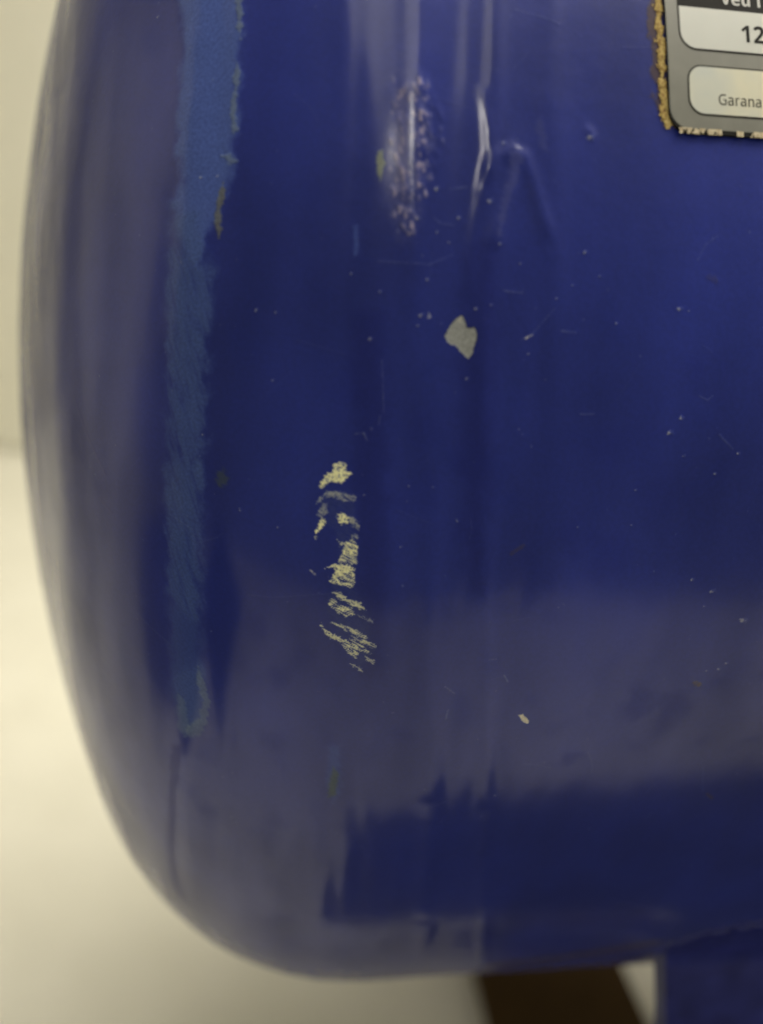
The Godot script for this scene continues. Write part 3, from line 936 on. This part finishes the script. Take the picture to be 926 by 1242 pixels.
func leg_face(y: float) -> float:
	# the plate stands upright and bends in to lie against the belly of the tank
	return lerpf(0.1352, 0.1412, smoothstep(-0.070, -0.050, y))


func leg_plate(outline: Array, x: float, z: float) -> ArrayMesh:
	var poly := PackedVector2Array()
	for p in outline:
		poly.append(Vector2(p[0], p[1]))
	var st := SurfaceTool.new()
	st.begin(Mesh.PRIMITIVE_TRIANGLES)
	st.set_smooth_group(-1)
	var tri_of := func(a: Vector3, b: Vector3, c: Vector3, out: Vector3):
		var order := [a, b, c] if (b - a).cross(c - a).dot(out) < 0 else [a, c, b]
		for q in order:
			st.add_vertex(q)
	var y := -0.39
	while y < -0.05:
		var band := PackedVector2Array([Vector2(0, y), Vector2(1, y), Vector2(1, y + 0.002), Vector2(0, y + 0.002)])
		for piece in Geometry2D.intersect_polygons(poly, band):
			var tri := Geometry2D.triangulate_polygon(piece)
			for k in range(0, tri.size(), 3):
				for side in [0.0, 0.004]:
					var c := []
					for w in 3:
						var q := piece[tri[k + w]]
						c.append(Vector3(x + q.x, AXIS_HEIGHT + q.y, z * (leg_face(q.y) - side)))
					tri_of.call(c[0], c[1], c[2], Vector3(0, 0, z if side == 0.0 else -z))
		y += 0.002
	var n := poly.size()
	for k in n:
		var p := poly[k]
		var q := poly[(k + 1) % n]
		var out := Vector3(-(q.y - p.y), q.x - p.x, 0)
		var a := Vector3(x + p.x, AXIS_HEIGHT + p.y, z * leg_face(p.y))
		var b := Vector3(x + q.x, AXIS_HEIGHT + q.y, z * leg_face(q.y))
		var back := Vector3(0, 0, -0.004 * z)
		tri_of.call(a, b, b + back, out)
		tri_of.call(a, b + back, a + back, out)
	st.generate_normals()
	return st.commit()


func weld(path: Array, x: float, z: float) -> ArrayMesh:
	# a lumpy bead of weld that follows the top edge of a leg on the belly of the tank
	var curve := Curve3D.new()
	curve.bake_interval = 0.0008
	for p in path:
		curve.add_point(Vector3(x + p.x, AXIS_HEIGHT + p.y, z * sqrt(R * R - p.y * p.y)))
	var st := SurfaceTool.new()
	st.begin(Mesh.PRIMITIVE_TRIANGLES)
	var pts := curve.get_baked_points()
	var around := 10
	for i in pts.size():
		var fwd := (pts[mini(i + 1, pts.size() - 1)] - pts[maxi(i - 1, 0)]).normalized()
		var out := Vector3(0, pts[i].y - AXIS_HEIGHT, pts[i].z).normalized()
		var side := fwd.cross(out).normalized()
		var rr := 0.0011 + 0.0001 * sin(i * 1.3) + 0.0008 * grain.get_noise_2d(i * 0.13, 9.0)
		for k in around + 1:
			var t := TAU * k / around
			st.add_vertex(pts[i] - out * 0.0003 + side * rr * 1.5 * cos(t) + out * rr * 0.9 * sin(t))
	for i in pts.size() - 1:
		for k in around:
			var a := i * (around + 1) + k
			var b := [a, a + around + 1, a + 1, a + 1, a + around + 1, a + around + 2]
			if z < 0:
				b.reverse()
			for q in b:
				st.add_index(q)
	st.generate_normals()
	return st.commit()


func under_tank() -> void:
	var wood := StandardMaterial3D.new()
	wood.albedo_texture = noise_tex(61, 0.02, Color(0.034, 0.019, 0.006), Color(0.07, 0.041, 0.014))
	wood.uv1_triplanar = true
	wood.uv1_scale = Vector3(40, 40, 5)
	wood.roughness = 0.8
	wood.metallic_specular = 0.2
	var slat := obj("wooden_slat", box_mesh(Vector3(0.0, 0.0, -0.26), Vector3(0.081, 0.012, 0.15), 0.0012), wood)
	slat.position = Vector3(0.12, 0.0002, 0)
	tag(slat, "dark brown wooden slat on the floor beneath the tank, beside its blue foot", "slat")
	var rubber := StandardMaterial3D.new()
	rubber.albedo_texture = noise_tex(62, 0.05, Color(0.006, 0.006, 0.006), Color(0.012, 0.0115, 0.011))
	rubber.uv1_triplanar = true
	rubber.uv1_scale = Vector3.ONE * 20.0
	rubber.roughness = 0.9
	rubber.metallic_specular = 0.15
	var mat := obj("rubber_mat", sheet([[-0.009, 0.154], [-0.024, 0.322], [0.72, 0.468], [0.72, 0.10], [0.215, 0.10], [0.212, 0.153]], 0.0038), rubber)
	tag(mat, "black rubber mat on the floor before the tank, mirrored dark in its underside", "mat")
	var dark := obj("shadow_sheet", sheet([[-0.265, 0.178], [-0.41, 0.145], [-0.98, 0.16], [-1.25, 0.30], [-1.2, 0.74], [-0.55, 0.62], [-0.40, 0.40], [-0.30, 0.262]], 0.003), rubber)  # added dark sheet where only a shadow lies on the floor
	tag(dark, "added dark sheet standing for a shadow on the floor left of the tank, mirrored in its domed end", "shadow")


func sheet(corners: Array, thick: float) -> ArrayMesh:
	# a flat sheet on the floor, cut to an outline of x and z
	var poly := PackedVector2Array()
	for c in corners:
		poly.append(Vector2(c[0], c[1]))
	var st := SurfaceTool.new()
	st.begin(Mesh.PRIMITIVE_TRIANGLES)
	st.set_smooth_group(-1)
	var face := func(a: Vector3, b: Vector3, c: Vector3, out: Vector3):
		for q in ([a, b, c] if (b - a).cross(c - a).dot(out) < 0 else [a, c, b]):
			st.add_vertex(q)
	var tri := Geometry2D.triangulate_polygon(poly)
	for k in range(0, tri.size(), 3):
		var p := [poly[tri[k]], poly[tri[k + 1]], poly[tri[k + 2]]]
		for y in [0.0004, thick]:
			face.call(Vector3(p[0].x, y, p[0].y), Vector3(p[1].x, y, p[1].y), Vector3(p[2].x, y, p[2].y), Vector3(0, 1 if y == thick else -1, 0))
	var mid := Vector2.ZERO
	for q in poly:
		mid += q / poly.size()
	for k in poly.size():
		var p := poly[k]
		var q := poly[(k + 1) % poly.size()]
		var out := Vector3((p + q).x * 0.5 - mid.x, 0, (p + q).y * 0.5 - mid.y)
		face.call(Vector3(p.x, thick, p.y), Vector3(q.x, thick, q.y), Vector3(q.x, 0.0004, q.y), out)
		face.call(Vector3(p.x, thick, p.y), Vector3(q.x, 0.0004, q.y), Vector3(p.x, 0.0004, p.y), out)
	st.generate_normals()
	return st.commit()
